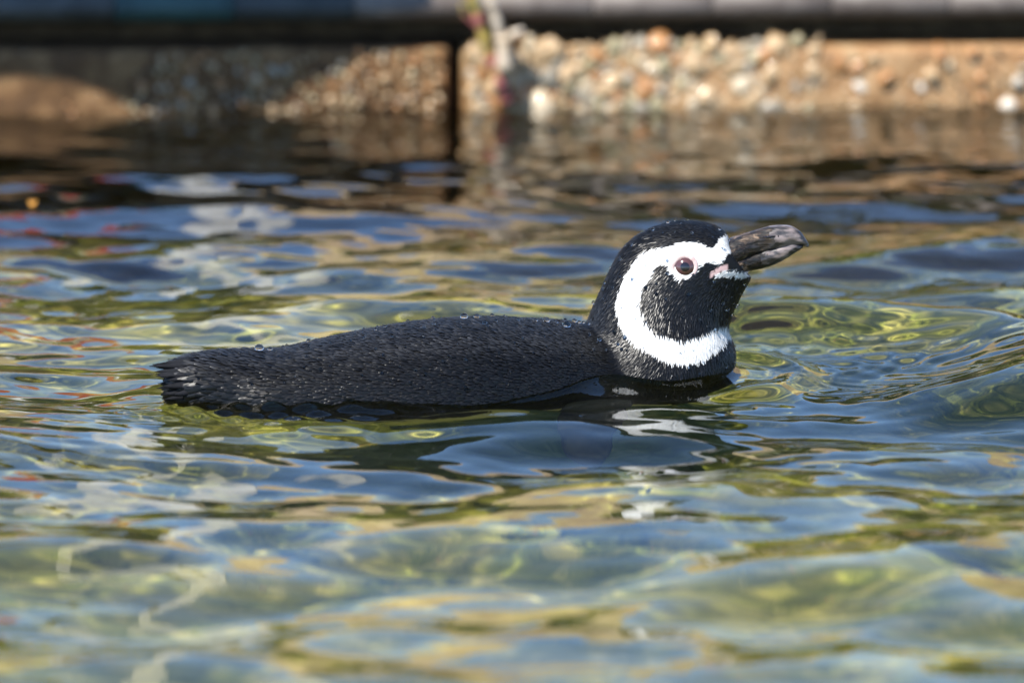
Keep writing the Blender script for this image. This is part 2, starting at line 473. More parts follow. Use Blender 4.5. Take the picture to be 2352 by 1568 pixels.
# coping: bullnose glazed tiles bedded on the wall
cop = bpy.data.objects.new('coping', None); COL.objects.link(cop); cop.location = (0, W0.y, DECK)
tag(cop, 'glazed bullnose coping along the top of the pool wall', 'coping')
TL = wall_pt(540, 30).x - wall_pt(265, 30).x
OVER = 0.012
def coping_tile(x0, x1, mat):
    rings = []
    hgt = 0.034
    prof = [(0.13, 0.0), (-OVER + 0.010, 0.0)]
    for k in range(9):
        a = -math.pi / 2 - k * math.pi / 8
        prof.append((-OVER + 0.017 + 0.017 * math.cos(a), 0.017 + 0.017 * math.sin(a)))
    prof += [(0.0, hgt), (0.13, hgt)]
    xs = [x0, x0 + 0.0015, x1 - 0.0015, x1]
    for i, x in enumerate(xs):
        e = 0.0012 if i in (0, 3) else 0
        rings.append([Vector((x, wallY(x) + d + e, DECK + z + (e if z < 0.01 else -e))) - cop.location for d, z in prof])
    V, Fc = loft(rings)
    o = mesh_obj('coping_tile', V, Fc, mat, cop)
    return o
x = wall_pt(265, 30).x - 29 * TL
i = 0
while x < 3.9:
    pxm = 1176 + (x + TL / 2) / 7.15 * F
    if pxm < 260: m = M['coping'][0 if i % 2 else 2]
    elif pxm < 540: m = M['coping'][1]
    elif pxm < 760: m = M['coping'][0]
    elif pxm < 900: m = M['coping'][4]
    else: m = M['coping'][3]
    coping_tile(x + 0.0006, x + TL - 0.0006, m)
    x += TL; i += 1
bed = box('bedding', -3.95, 3.95, 0.004, 0.128, 0.001, 0.030, M['bed'], cop)
for v in bed.data.vertices: v.co.y += YAW * v.co.x

# weed stalks growing from the gap
s = NT('stalk'); v = s.coords(); n = s.noise(v, 26, 3)
s.color(s.ramp(n, [(0.35, (0.26, 0.05, 0.07)), (0.5, (0.40, 0.14, 0.12)), (0.6, (0.45, 0.33, 0.08)), (0.7, (0.26, 0.28, 0.06))])); s.set(Roughness=0.5); M['stalk'] = s.m
s = NT('dry_stalk'); s.color(s.ramp(s.noise(s.coords(), 40, 3), [(0.3, (0.42, 0.30, 0.17)), (0.7, (0.68, 0.60, 0.50))])); s.set(Roughness=0.6); M['dry'] = s.m
yw = W0.y - 0.02
def stalk(pts, rad, mat, parent, name='stem'):
    P = catmull([list(at(a, b, yw + d)) for a, b, d in pts], 6)
    rr = np.interp(np.linspace(0, 1, len(P)), np.linspace(0, 1, len(rad)), rad)
    for k in range(0, len(P), 6): rr[k] *= 1.35
    V, Fc = tube([Vector(p) - parent.location for p in P], rr, 8)
    return mesh_obj(name, V, Fc, mat, parent)
weed = bpy.data.objects.new('weed', None); COL.objects.link(weed); weed.location = at(1165, 235, yw)
tag(weed, 'reddish weed stalk and pale dry stalk rising beside the dark gap in the wall', 'plant')
stalk([(1165, 232, 0.01), (1150, 190, 0), (1130, 140, 0), (1112, 90, -.005), (1098, 45, -.01), (1085, 0, -.015), (1078, -40, -.02)], [0.0066, 0.0064, 0.0060, 0.0055, 0.0045], M['stalk'], weed)
stalk([(1172, 190, 0.01), (1160, 150, -.01), (1155, 85, -.01)], [0.0075, 0.0085, 0.0075], M['dry'], weed)
stalk([(1150, 90, -.01), (1140, 50, -.012), (1128, 5, -.015), (1120, -30, -.015)], [0.0055, 0.005, 0.005], M['dry'], weed)
stalk([(1162, 95, -.01), (1180, 80, -.014), (1200, 68, -.018)], [0.0035, 0.005, 0.002], M['dry'], weed, 'leaf')
stalk([(1112, 90, -.005), (1092, 60, -.01), (1068, 40, -.015), (1060, 10, -.02)], [0.002, 0.0018, 0.0015], M['stalk'], weed, 'side_shoot')

# ------------------------------------------------------------------ what the water mirrors: rocks, shrubs, post and board; then an added shade branch
def boulder(loc, size, seed, label):
    bm = bmesh.new(); bmesh.ops.create_icosphere(bm, subdivisions=5, radius=1)
    off = Vector((seed * 7.3, seed * 2.1, seed))
    for v in bm.verts:
        p = v.co.copy()
        d = 0.35 * noise.noise(p * 0.9 + off) + 0.16 * noise.noise(p * 2.2 + off) + 0.06 * noise.noise(p * 6 + off) + 0.025 * noise.noise(p * 15 + off)
        v.co = p * (1 + d)
        v.co.x *= size[0]; v.co.y *= size[1]; v.co.z *= size[2]
    me = bpy.data.meshes.new('boulder'); bm.to_mesh(me); bm.free()
    me.polygons.foreach_set('use_smooth', [True] * len(me.polygons))
    o = bpy.data.objects.new('boulder', me); COL.objects.link(o); o.location = loc
    me.materials.append(M['rock'])
    return tag(o, label, 'boulder', 'sandstone boulders behind the pool')
for i, (x, y, w, h, lb) in enumerate(((-2.9, 4.7, 0.9, 0.75, 'broad tan boulder beyond the white post, away from the red board'), (-1.35, 4.9, 0.75, 0.85, 'tan boulder directly behind the red board'), (0.15, 5.1, 0.85, 0.62, 'low tan boulder beside the white post'),
                                      (1.55, 4.8, 0.8, 0.9, 'tall tan boulder across the pool from the bill'), (3.0, 5.2, 1.0, 0.8, 'wide tan boulder at the end of the row beyond the tall one'))):
    boulder((x, y, gz + h * 0.3), (w, 0.6, h * 1.08), i + 1, lb)
def shrub(loc, w, h, seed, label):
    rt = bpy.data.objects.new('shrub', None); COL.objects.link(rt); rt.location = loc
    tag(rt, label, 'shrub', 'low dark shrubs behind the pool wall')
    r = np.random.default_rng(seed); n = 2600
    u = r.normal(0, 1, (n, 3)); u /= np.linalg.norm(u, axis=1)[:, None]; u[:, 2] = np.abs(u[:, 2])
    lump = np.array([1 + 0.35 * noise.noise(Vector(v) * 2.2 + Vector((seed, 0, 0))) for v in u])
    rad = r.uniform(0.45, 1.0, n) ** 0.5 * lump
    c = u * rad[:, None] * np.array([w, 0.30, h]) + np.array([0, 0, 0.02])
    d = r.normal(0, 1, (n, 3)); d /= np.linalg.norm(d, axis=1)[:, None]
    e = np.cross(d, r.normal(0, 1, (n, 3))); e /= np.linalg.norm(e, axis=1)[:, None]
    L = r.uniform(0.018, 0.034, n)[:, None]
    V = np.stack([c - d * L, c + e * L * 0.42, c + d * L, c - e * L * 0.42], 1).reshape(-1, 3)
    o = np_mesh('foliage', V, np.arange(4 * n).reshape(-1, 4), M['leaf'], rt, smooth=False); tag(o, kind='stuff')
    for k in range(5):
        a = r.uniform(0, 6.28); q = Vector((math.cos(a) * w * 0.5, math.sin(a) * 0.15, h * 0.7))
        v, f = tube([Vector((0, 0, -0.01)), q * 0.5 + Vector((0, 0, 0.04)), q], [0.012, 0.008, 0.004], 6)
        mesh_obj('stem', v, f, M['bark'], rt)
for i, (x, y, w, h, lb) in enumerate(((-2.3, 2.75, 0.55, 0.28, 'dark leafy shrub far along the wall past the red board'), (-1.35, 2.6, 0.5, 0.31, 'dark leafy shrub in front of the red board'), (-0.5, 2.8, 0.45, 0.23, 'low dark shrub in front of the white post'),
        (0.35, 2.6, 0.5, 0.31, 'dark rounded shrub between the white post and the tall boulder'), (1.25, 2.7, 0.55, 0.33, 'tallest dark shrub, in front of the tall boulder'), (2.2, 2.65, 0.5, 0.28, 'dark leafy shrub in front of the wide end boulder'))):
    shrub((x, y, gz), w, h, 40 + i, lb)
post = box('white_post', -0.035, 0.035, -0.05, 0.05, 0, 2.2, M['white_paint'])
post.location = (-0.43, 3.6, gz); tag(post, 'square white painted post standing behind the pool', 'post')
sign = bpy.data.objects.new('red_board', None); COL.objects.link(sign); sign.location = (-0.66, 3.75, gz)
tag(sign, 'plain red board on two thin legs near the white post', 'board')
box('panel', -0.075, 0.075, -0.015, 0.015, 0.50, 0.61, M['red_paint'], sign)
for sx in (-0.055, 0.055): box('leg', sx - 0.02, sx + 0.02, 0.016, 0.05, 0, 0.60, M['white_paint'], sign)

# unseen branch added over the pool, shaped so its shadow falls on the wall
hgt = 0.52                          # height of the added branch over the patch it shades
def over(px, py, h=hgt):
    p = wall_pt(px, py); return p + to_sun * (h / to_sun.z)
spec = [(-500, 95, 115), (-100, 95, 115), (0, 92, 115), (150, 98, 132), (300, 105, 170), (520, 100, 172), (640, 85, 128), (760, 62, 90), (900, 36, 66), (1000, 20, 40)]
lp = catmull([(-4.5, 0.95, 0.32, 0.085), (-3.0, 0.98, 0.40, 0.065), (-1.9, 1.02, 0.48, 0.045)] + [list(over(a, b)) + [c / 2160 / 2.15] for a, b, c in spec], 6)
lp, lr = lp[:, :3], lp[:, 3]
lv, lf = tube([Vector(p) for p in lp], lr, 20)
lv = [Vector(v) * 1 + Vector((0, 1, 0.7)) * 0.004 * noise.noise(Vector(v) * 12) for v in lv]
log = mesh_obj('shade_branch', lv, lf, M['bark']); tag(log, 'unseen bare branch added over the pool to shade the wall', 'branch')

# ------------------------------------------------------------------ penguin
bird = bpy.data.objects.new('penguin', None); COL.objects.link(bird); bird.location = (0, 0, 0)
tag(bird, 'black and white penguin swimming with its head and dark bill raised', 'penguin')
def ymid(px):
    return float(np.interp(px, [350, 470, 1100, 1560, 1900], [-0.060, -0.050, 0.008, 0.060, 0.064]))
NR = 40
body_rows = [  # px, top py, half width, bottom z
    (388, 836, 0.012, -0.004), (415, 824, 0.024, -0.010), (455, 814, 0.034, -0.020), (505, 808, 0.042, -0.032), (570, 805, 0.051, -0.048), (640, 804, 0.064, -0.062), (720, 787, 0.072, -0.078), (800, 770, 0.078, -0.090),
    (880, 755, 0.083, -0.100), (960, 743, 0.087, -0.108), (1050, 735, 0.089, -0.112), (1130, 733, 0.089, -0.115), (1210, 737, 0.088, -0.115),
    (1290, 742, 0.085, -0.113), (1350, 750, 0.078, -0.11), (1420, 772, 0.075, -0.105), (1500, 800, 0.070, -0.096), (1570, 828, 0.062, -0.085), (1630, 856, 0.048, -0.068), (1672, 890, 0.026, -0.048)]
rows = catmull(body_rows, 5)
rings = []
for px, ty, hw, zb in rows:
    Y = ymid(px); p = at(px, ty, Y); zt = p.z
    zc, hz = (zt + zb) / 2, (zt - zb) / 2
    ring = []
    for k in range(NR):
        a = 2 * math.pi * k / NR
        cx, sx = math.cos(a), math.sin(a)
        e = 0.88
        ring.append(Vector((p.x, Y + hw * math.copysign(abs(cx) ** e, cx), zc + hz * math.copysign(abs(sx) ** e, sx))))
    rings.append(ring)
bv, bf = loft(rings)
neck_rows = [  # back px, py, front px, py, half width
    (1290, 830, 1640, 910, 0.070), (1322, 785, 1676, 870, 0.068), (1345, 748, 1690, 822, 0.0635), (1362, 707, 1683, 785, 0.0575), (1380, 667, 1673, 752, 0.052),
    (1398, 626, 1684, 717, 0.0475), (1420, 584, 1699, 686, 0.0445), (1452, 549, 1713, 660, 0.0415), (1500, 523, 1723, 643, 0.0385), (1560, 509, 1729, 635, 0.0345),
    (1612, 511, 1731, 634, 0.0300), (1643, 518, 1720, 634, 0.0225), (1664, 531, 1700, 628, 0.0145), (1676, 546, 1676, 606, 0.006)]
rows = catmull(neck_rows, 5)
rings = []
for bx, by, fx, fy, hw in rows:
    Yb = ymid((bx + fx) / 2)
    A, Bp = at(bx, by, Yb), at(fx, fy, Yb)
    c = (A + Bp) / 2; ax = (A - Bp) / 2
    ring = []
    for k in range(NR):
        a = 2 * math.pi * k / NR
        ring.append(c + ax * math.cos(a) + Vector((0, hw * math.sin(a), 0)))
    rings.append(ring)
nv, nf = loft(rings)
off = len(bv)
raw = mesh_obj('penguin_raw', list(bv) + list(nv), list(bf) + [tuple(i + off for i in f) for f in nf])
md = raw.modifiers.new('r', 'REMESH'); md.mode = 'VOXEL'; md.voxel_size = 0.0026; md.use_smooth_shade = True
md = raw.modifiers.new('s', 'SMOOTH'); md.factor = 0.5; md.iterations = 14
dg = bpy.context.evaluated_depsgraph_get()
body_me = bpy.data.meshes.new_from_object(raw.evaluated_get(dg)); body_me.name = 'body'
bpy.data.objects.remove(raw)
body = bpy.data.objects.new('body', body_me); COL.objects.link(body); body.parent = bird
body_me.materials.clear(); body_me.materials.append(M['skin'])
body_me.polygons.foreach_set('use_smooth', [True] * len(body_me.polygons))
body.cycles.is_caustics_receiver = True
nvt = len(body_me.vertices)
BV = np.empty(nvt * 3); body_me.vertices.foreach_get('co', BV); BV = BV.reshape(-1, 3)
bvh = BVHTree.FromPolygons([Vector(v) for v in BV], [tuple(p.vertices) for p in body_me.polygons])

build_water()

# plumage pattern, drawn on the bird's side view (zoomed photo coordinates -> photo pixels)
def zz(L): return np.array([(a * 0.29297 + 1263.3, b * 0.29297 + 459.4) for a, b in L])
WHITE = [zz([(1445, 285), (1395, 275), (1335, 300), (1300, 345), (1290, 372), (1250, 375), (1200, 345), (1150, 328), (1040, 328), (900, 368), (740, 400), (650, 490), (590, 600), (540, 720), (522, 850), (540, 960), (600, 1070), (700, 1150),
             (800, 1215), (900, 1262), (1030, 1295), (1200, 1262), (1330, 1175), (1420, 1080), (1520, 1040), (1520, 930), (1390, 985), (1250, 1030), (1150, 1078), (1040, 1100), (950, 1092), (850, 1060), (780, 1000), (720, 890), (700, 800),
             (712, 740), (745, 665), (795, 610), (828, 535), (870, 508), (920, 525), (955, 570), (1010, 618), (1090, 615), (1150, 570), (1190, 520), (1230, 488), (1280, 490), (1310, 510), (1345, 498), (1420, 400), (1450, 330)]),
         zz([(1285, 598), (1370, 556), (1500, 560), (1650, 545), (1600, 575), (1530, 618), (1400, 606), (1320, 610)])]
PINK = [zz([(1236, 615), (1275, 562), (1335, 515), (1400, 500), (1400, 545), (1330, 570), (1280, 592)])]
def inside(poly, P):
    x, y = P[:, 0], P[:, 1]
    r = np.zeros(len(P), bool)
    j = len(poly) - 1
    for i in range(len(poly)):
        xi, yi = poly[i]; xj, yj = poly[j]
        c = ((yi > y) != (yj > y)) & (x < (xj - xi) * (y - yi) / (yj - yi + 1e-9) + xi)
        r ^= c; j = i
    return r
def pattern(P, jitter=0.0):
    """0 black, 1 white, 2 pink for points on the bird (both sides alike)"""
    P = np.array(P, float)
    px0 = 1176 + P[:, 0] * K
    ym = np.array([ymid(p) for p in px0]) if len(px0) < 100 else np.interp(px0, [350, 470, 1100, 1560, 1900], [-0.060, -0.050, 0.008, 0.060, 0.064])
    P[:, 1] = ym - np.abs(P[:, 1] - ym)
    s2 = proj(P)
    if jitter: s2 = s2 + rng.normal(0, jitter, s2.shape)
    out = np.zeros(len(P), int)
    for w in WHITE: out[inside(w, s2)] = 1
    for w in PINK: out[inside(w, s2)] = 2
    belly = (P[:, 2] < -0.058 + 0.006 * np.sin(P[:, 0] * 40)) & (P[:, 0] < 0.13)
    out[belly] = 1
    return out
BLACK = np.array((0.0025, 0.0026, 0.0029)); WHT = np.array((0.74, 0.74, 0.725)); PNK = np.array((0.58, 0.40, 0.39))
PALETTE = np.stack([BLACK, WHT, PNK])
def set_col(me, C):
    at_ = me.color_attributes.new('Col', 'FLOAT_COLOR', 'POINT')
    A = np.ones((len(C), 4), np.float32); A[:, :3] = C
    at_.data.foreach_set('color', A.ravel())
set_col(body_me, PALETTE[pattern(BV)])

# feather flow: photo-space control directions (dx, dy down)
FLOW = np.array([
    (1690, 560, -1, -0.15), (1660, 600, -1, 0.25), (1620, 520, -1, -0.12), (1560, 512, -1, 0.12), (1480, 530, -1, 0.6), (1430, 570, -0.7, 1), (1395, 640, -0.4, 1), (1370, 700, -0.45, 1),
    (1540, 570, -1, 0.35), (1470, 620, -0.5, 1), (1450, 720, 0.05, 1), (1560, 680, -0.8, 0.75), (1620, 660, -0.9, 0.5), (1700, 650, -0.8, 0.6), (1690, 700, -0.45, 1), (1500, 700, -0.35, 1),
    (1580, 750, -0.25, 1), (1650, 760, -0.15, 1), (1500, 790, 0.0, 1), (1600, 820, -0.05, 1), (1680, 820, 0.0, 1), (1560, 860, -0.15, 1), (1640, 860, 0.0, 1), (1440, 800, -0.5, 0.8), (1480, 850, -0.6, 0.8),
    (1350, 755, -0.9, 0.5), (1370, 800, -1, 0.5), (1380, 860, -1, 0.3), (1280, 770, -1, 0.2), (1250, 860, -1, 0.15), (1100, 780, -1, 0.10), (1100, 880, -1, 0.16), (900, 800, -1, 0.04), (900, 890, -1, 0.14),
    (700, 830, -1, 0.02), (700, 900, -1, 0.12), (500, 840, -1, -0.02), (450, 880, -1, 0.12)], float)
def flow3(P, N):
    px0 = 1176 + P[:, 0] * K
    ym = np.interp(px0, [350, 470, 1100, 1560, 1900], [-0.060, -0.050, 0.008, 0.060, 0.064])
    Q = P.copy(); Q[:, 1] = ym - np.abs(P[:, 1] - ym)
    s2 = proj(Q)
    d2 = ((s2[:, None, :] - FLOW[None, :, :2]) ** 2).sum(2)
    w = 1.0 / (d2 + 400.0) ** 2
    d = FLOW[:, 2:] / np.linalg.norm(FLOW[:, 2:], axis=1)[:, None]
    f = (w[:, :, None] * d[None]).sum(1)
    D = np.stack([f[:, 0], np.zeros(len(f)), -f[:, 1]], 1)
    D -= N * (D * N).sum(1)[:, None]
    return D / (np.linalg.norm(D, axis=1)[:, None] + 1e-9)

def surface_points(spacing_fn, region, over=5.0):
    """area-weighted random points, thinned to a minimum distance"""
    me = body_me; me.calc_loop_triangles()
    T = np.empty(len(me.loop_triangles) * 3, np.int32); me.loop_triangles.foreach_get('vertices', T); T = T.reshape(-1, 3)
    Nn = np.empty(nvt * 3); me.vertices.foreach_get('normal', Nn); Nn = Nn.reshape(-1, 3)
    A, B_, C = BV[T[:, 0]], BV[T[:, 1]], BV[T[:, 2]]
    cen = (A + B_ + C) / 3
    keep = region(cen)
    T, A, B_, C, cen = T[keep], A[keep], B_[keep], C[keep], cen[keep]
    area = np.linalg.norm(np.cross(B_ - A, C - A), axis=1) / 2
    sp = spacing_fn(cen)
    dens = over / (sp ** 2)
    n = int((area * dens).sum())
    p = area * dens; p /= p.sum()
    idx = rng.choice(len(T), n, p=p)
    u, v = rng.random(n), rng.random(n); fl = u + v > 1; u[fl], v[fl] = 1 - u[fl], 1 - v[fl]
    P = A[idx] + (B_ - A)[idx] * u[:, None] + (C - A)[idx] * v[:, None]
    Nv = Nn[T[idx, 0]] * (1 - u - v)[:, None] + Nn[T[idx, 1]] * u[:, None] + Nn[T[idx, 2]] * v[:, None]
    Nv /= np.linalg.norm(Nv, axis=1)[:, None]
    S = spacing_fn(P)
    cell = float(S.max())
    grid = {}
    ok = []
    keys = np.floor(P / cell).astype(int)
    Pl = P.tolist(); Sl = S.tolist()
    for i in range(n):
        k = tuple(keys[i]); x, y, z = Pl[i]; r2 = Sl[i] ** 2; bad = False
        for a in (-1, 0, 1):
            for b in (-1, 0, 1):
                for c in (-1, 0, 1):
                    for (qx, qy, qz) in grid.get((k[0] + a, k[1] + b, k[2] + c), ()):
                        if (qx - x) ** 2 + (qy - y) ** 2 + (qz - z) ** 2 < r2: bad = True; break
                    if bad: break
                if bad: break
            if bad: break
        if not bad:
            grid.setdefault(k, []).append((x, y, z)); ok.append(i)
    return P[ok], Nv[ok]

def plume(name, P, N, L, Wd, lift, mat, jit, curve, tipgain, cls_jit, stations, profile):
    n = len(P)
    D = flow3(P, N)
    D = D + rng.normal(0, jit, D.shape); D -= N * (D * N).sum(1)[:, None]; D /= np.linalg.norm(D, axis=1)[:, None]
    S = np.cross(N, D)
    tilt = rng.normal(0, 0.16, n)[:, None]
    S = S * np.cos(tilt) + N * np.sin(tilt)
    cls = pattern(P, cls_jit)
    tone = np.exp(rng.normal(0, 0.35, n))
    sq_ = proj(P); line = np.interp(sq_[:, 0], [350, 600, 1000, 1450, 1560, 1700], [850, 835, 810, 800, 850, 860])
    dry = 1 - 0.72 * smooth(-14, 26, sq_[:, 1] - line + rng.normal(0, 5, n))   # tone factor only, darker down the lower flank
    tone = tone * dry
    rows_v, rows_c = [], []
    for t, w in zip(stations, profile):
        h = np.where(cls == 0, lift, lift * 0.45) * (0.08 + t ** 1.6 * rng.uniform(0.8, 1.2, n)) * L - curve * t * t * L
        c = P + D * (L * (t - 0.15))[:, None] + N * h[:, None]
        col = PALETTE[cls] * np.where(cls == 0, tone * (1 + tipgain * float(smooth(0.3, 0.9, float(t)))), np.clip(tone / dry, 0.82, 1.0))[:, None]  # grey tips lightened further, highlights painted into the feather colour
        ridge = 0.10 * Wd * w
        rows_v += [c - S * (Wd * w / 2)[:, None], c + N * ridge[:, None], c + S * (Wd * w / 2)[:, None]]
        rows_c += [col, col, col]
    m = len(stations) * 3
    V = np.stack(rows_v, 1).reshape(-1, 3); Cc = np.stack(rows_c, 1).reshape(-1, 3)
    q = []
    for i in range(len(stations) - 1):
        a = i * 3
        q += [(a, a + 1, a + 4, a + 3), (a + 1, a + 2, a + 5, a + 4)]
    Q = (np.array(q)[None] + (np.arange(n) * m)[:, None, None]).reshape(-1, 4)
    o = np_mesh(name, V, Q, mat, body)
    set_col(o.data, Cc)
    tag(o, kind='stuff')
    return o

def headness(P):
    """0 on the back, 1 on head, neck and breast"""
    px0 = 1176 + P[:, 0] * K; py0 = proj(P)[:, 1]
    return smooth(1300, 1420, px0 + 0.25 * (900 - py0) * 0)
EYE_PX = (1573, 613)
def near_eye(P, r=16):
    Q = P.copy(); px0 = 1176 + P[:, 0] * K
    ym = np.interp(px0, [350, 470, 1100, 1560, 1900], [-0.060, -0.050, 0.008, 0.060, 0.064])
    Q[:, 1] = ym - np.abs(P[:, 1] - ym)
    s2 = proj(Q)
    return (s2[:, 0] - EYE_PX[0]) ** 2 + (s2[:, 1] - EYE_PX[1]) ** 2 < r * r
# back: overlapping scale-like feathers
P, N = surface_points(lambda p: 0.00225 + 0.0008 * smooth(-0.12, -0.27, p[:, 0]) - 0.0005 * smooth(-0.02, 0.07, p[:, 0]), lambda c: (c[:, 2] > -0.045) & (c[:, 0] < 0.10) & (headness(c) < 0.85))
k = 1 - 0.45 * headness(P)
L = (0.0088 + 0.005 * smooth(-0.15, -0.28, P[:, 0])) * k * rng.uniform(0.85, 1.15, len(P))
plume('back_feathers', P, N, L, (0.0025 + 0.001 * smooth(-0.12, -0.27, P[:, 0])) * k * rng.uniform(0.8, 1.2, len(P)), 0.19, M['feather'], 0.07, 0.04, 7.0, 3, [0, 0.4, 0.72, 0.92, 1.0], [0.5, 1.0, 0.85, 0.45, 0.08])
nb = len(P)
# head, neck and breast: fine pointed plumes
P, N = surface_points(lambda p: np.full(len(p), 0.00145), lambda c: (c[:, 2] > -0.035) & (headness(c) > 0.25), 4.0)
sb = proj(P); s_ok = ~near_eye(P, 24) & (pattern(P) != 2) & ~((sb[:, 0] > 1674) & (sb[:, 1] > 540) & (sb[:, 1] < 616))
P, N = P[s_ok], N[s_ok]
sp = proj(P)
nearbill = smooth(1560, 1690, sp[:, 0]) * smooth(720, 640, sp[:, 1]) if False else np.clip((sp[:, 0] - 1560) / 130, 0, 1) * np.clip((720 - sp[:, 1]) / 80, 0, 1)
L = (0.0052 - 0.0026 * nearbill) * rng.uniform(0.75, 1.25, len(P))
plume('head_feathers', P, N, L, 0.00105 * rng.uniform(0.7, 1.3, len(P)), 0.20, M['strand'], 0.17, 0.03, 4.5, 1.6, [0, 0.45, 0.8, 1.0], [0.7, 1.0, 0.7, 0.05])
print('feathers', nb, len(P), 'body verts', nvt)

# --- bill
BY = ymid(1700)
def mandible(name, rowsp, mat, parent):
    """rows: px, top py, bottom py, half width, pinch of top, pinch of bottom"""
    rws = catmull(rowsp, 9); rings = []
    for px, ty, by, hw in rws:
        A, Bp = at(px, ty, BY), at(px, by, BY)
        c = (A + Bp) / 2; hz = (A.z - Bp.z) / 2
        rings.append([Vector((c.x, BY + hw * math.copysign(abs(math.cos(a)) ** 0.85, math.cos(a)), c.z + hz * math.copysign(abs(math.sin(a)) ** 0.95, math.sin(a)))) for a in [2 * math.pi * k / 44 for k in range(44)]])
    V, Fc = loft(rings)
    V = [Vector(v) for v in V]
    for v in V:
        q = Vector((v.x * 40, v.y * 170, v.z * 170))
        v += Vector((0, 1 if v.y > BY else -1, 0)) * (0.0008 * noise.noise(q) + 0.0008 * noise.noise(q * 3.1)) + Vector((0, 0, 0.0004)) * noise.noise(q * 1.7)
    return mesh_obj(name, V, Fc, mat, parent)
up = mandible('upper_mandible', [(1646, 575, 600, 0.010), (1660, 556, 624, 0.0185), (1682, 545, 620, 0.0182), (1700, 539, 609, 0.0160), (1720, 533, 594, 0.0130), (1745, 525, 585, 0.0112), (1776, 518, 577, 0.0104), (1802, 517, 569, 0.0095), (1822, 521, 563, 0.0082), (1838, 531, 562, 0.0066), (1848, 544, 566, 0.0048), (1854, 553, 568, 0.0036), (1858, 561, 567, 0.0015)], M['bill'], bird)
lo = mandible('lower_mandible', [(1638, 606, 626, 0.013), (1658, 585, 630, 0.0180), (1690, 582, 626, 0.0162), (1718, 580, 622, 0.0126), (1744, 571, 617, 0.0106), (1773, 563, 609, 0.0096), (1799, 557, 597, 0.0084), (1820, 555, 585, 0.0066), (1836, 559, 574, 0.0045), (1845, 562, 569, 0.0022)], M['bill'], bird)
for o in (up, lo):                       # paler horn towards the tip
    o.data.materials.append(M['bill_tip'])
    for p in o.data.polygons:
        c = p.center; px = 1176 + c.x * K
        if px > (1778 if o is up else 1760) + 22 * noise.noise(Vector((c.x * 300, c.y * 300, c.z * 300))): p.material_index = 1
nb_p = at(1768, 545, BY - 0.0108)
nv_, nf_ = tube([nb_p + Vector((-0.006, 0.0005, 0)), nb_p + Vector((0, -0.0004, 0.0005)), nb_p + Vector((0.005, 0.0006, 0.001))], [0.0005, 0.0011, 0.0004], 8)
mesh_obj('nostril', nv_, nf_, M['pupil'], up)

# --- eyes
def sphere(name, c, r, mat, parent, scale=(1, 1, 1), sub=4):
    bm = bmesh.new(); bmesh.ops.create_icosphere(bm, subdivisions=sub, radius=r)
    for v in bm.verts: v.co = Vector((v.co.x * scale[0], v.co.y * scale[1], v.co.z * scale[2])) + Vector(c)
    me = bpy.data.meshes.new(name); bm.to_mesh(me); bm.free()
    me.polygons.foreach_set('use_smooth', [True] * len(me.polygons)); me.materials.append(mat)
    o = bpy.data.objects.new(name, me); COL.objects.link(o); o.parent = parent
    return o
d = (at(*EYE_PX, 0.0) - cam.location).normalized()
hit, nrm, _, _ = bvh.ray_cast(cam.location, d)
for side in (0, 1):
    h, n = hit.copy(), nrm.copy()
    ym = ymid(EYE_PX[0])
    if side: h.y = 2 * ym - h.y; n.y = -n.y
    n = Vector((n.x * 0.4, n.y, n.z * 0.5)).normalized()
    c = h - n * 0.0078
    eye = sphere('eye', c, 0.0112, M['iris'], bird)
    t1 = n.cross(Vector((0, 0, 1))).normalized(); t2 = n.cross(t1)
    V, Fc = [], []                        # pupil: a shallow cap proud of the iris
    for i in range(5):
        a = 0.36 * i / 4
        for k in range(24):
            b = 2 * math.pi * k / 24
            V.append(c + (n * math.cos(a) + (t1 * math.cos(b) + t2 * math.sin(b)) * math.sin(a)) * 0.01125)
    for i in range(4):
        for k in range(24):
            a, b = i * 24 + k, i * 24 + (k + 1) % 24
            Fc.append((a, b, b + 24, a + 24))
    mesh_obj('pupil', V, Fc, M['pupil'], eye)
    V, Fc = [], []                        # eyelid ring
    nu, nw = 48, 10
    for i in range(nu):
        a = 2 * math.pi * i / nu
        er = 0.0093 * (1 + 0.16 * max(0, math.cos(a - 0.15)) ** 6)
        e = t1 * math.cos(a) + t2 * math.sin(a)
        cc = c + n * 0.0068 + e * er
        rr = 0.0016 + 0.0004 * noise.noise(Vector((math.cos(a) * 3, math.sin(a) * 3, side)))
        for k in range(nw):
            b = 2 * math.pi * k / nw
            V.append(cc + e * math.cos(b) * rr * 1.5 + n * math.sin(b) * rr)
    for i in range(nu):
        for k in range(nw):
            a, b = i * nw + k, i * nw + (k + 1) % nw
            a2, b2 = ((i + 1) % nu) * nw + k, ((i + 1) % nu) * nw + (k + 1) % nw
            Fc.append((a, b, b2, a2))
    mesh_obj('eyelid', V, Fc, M['pink'], eye)

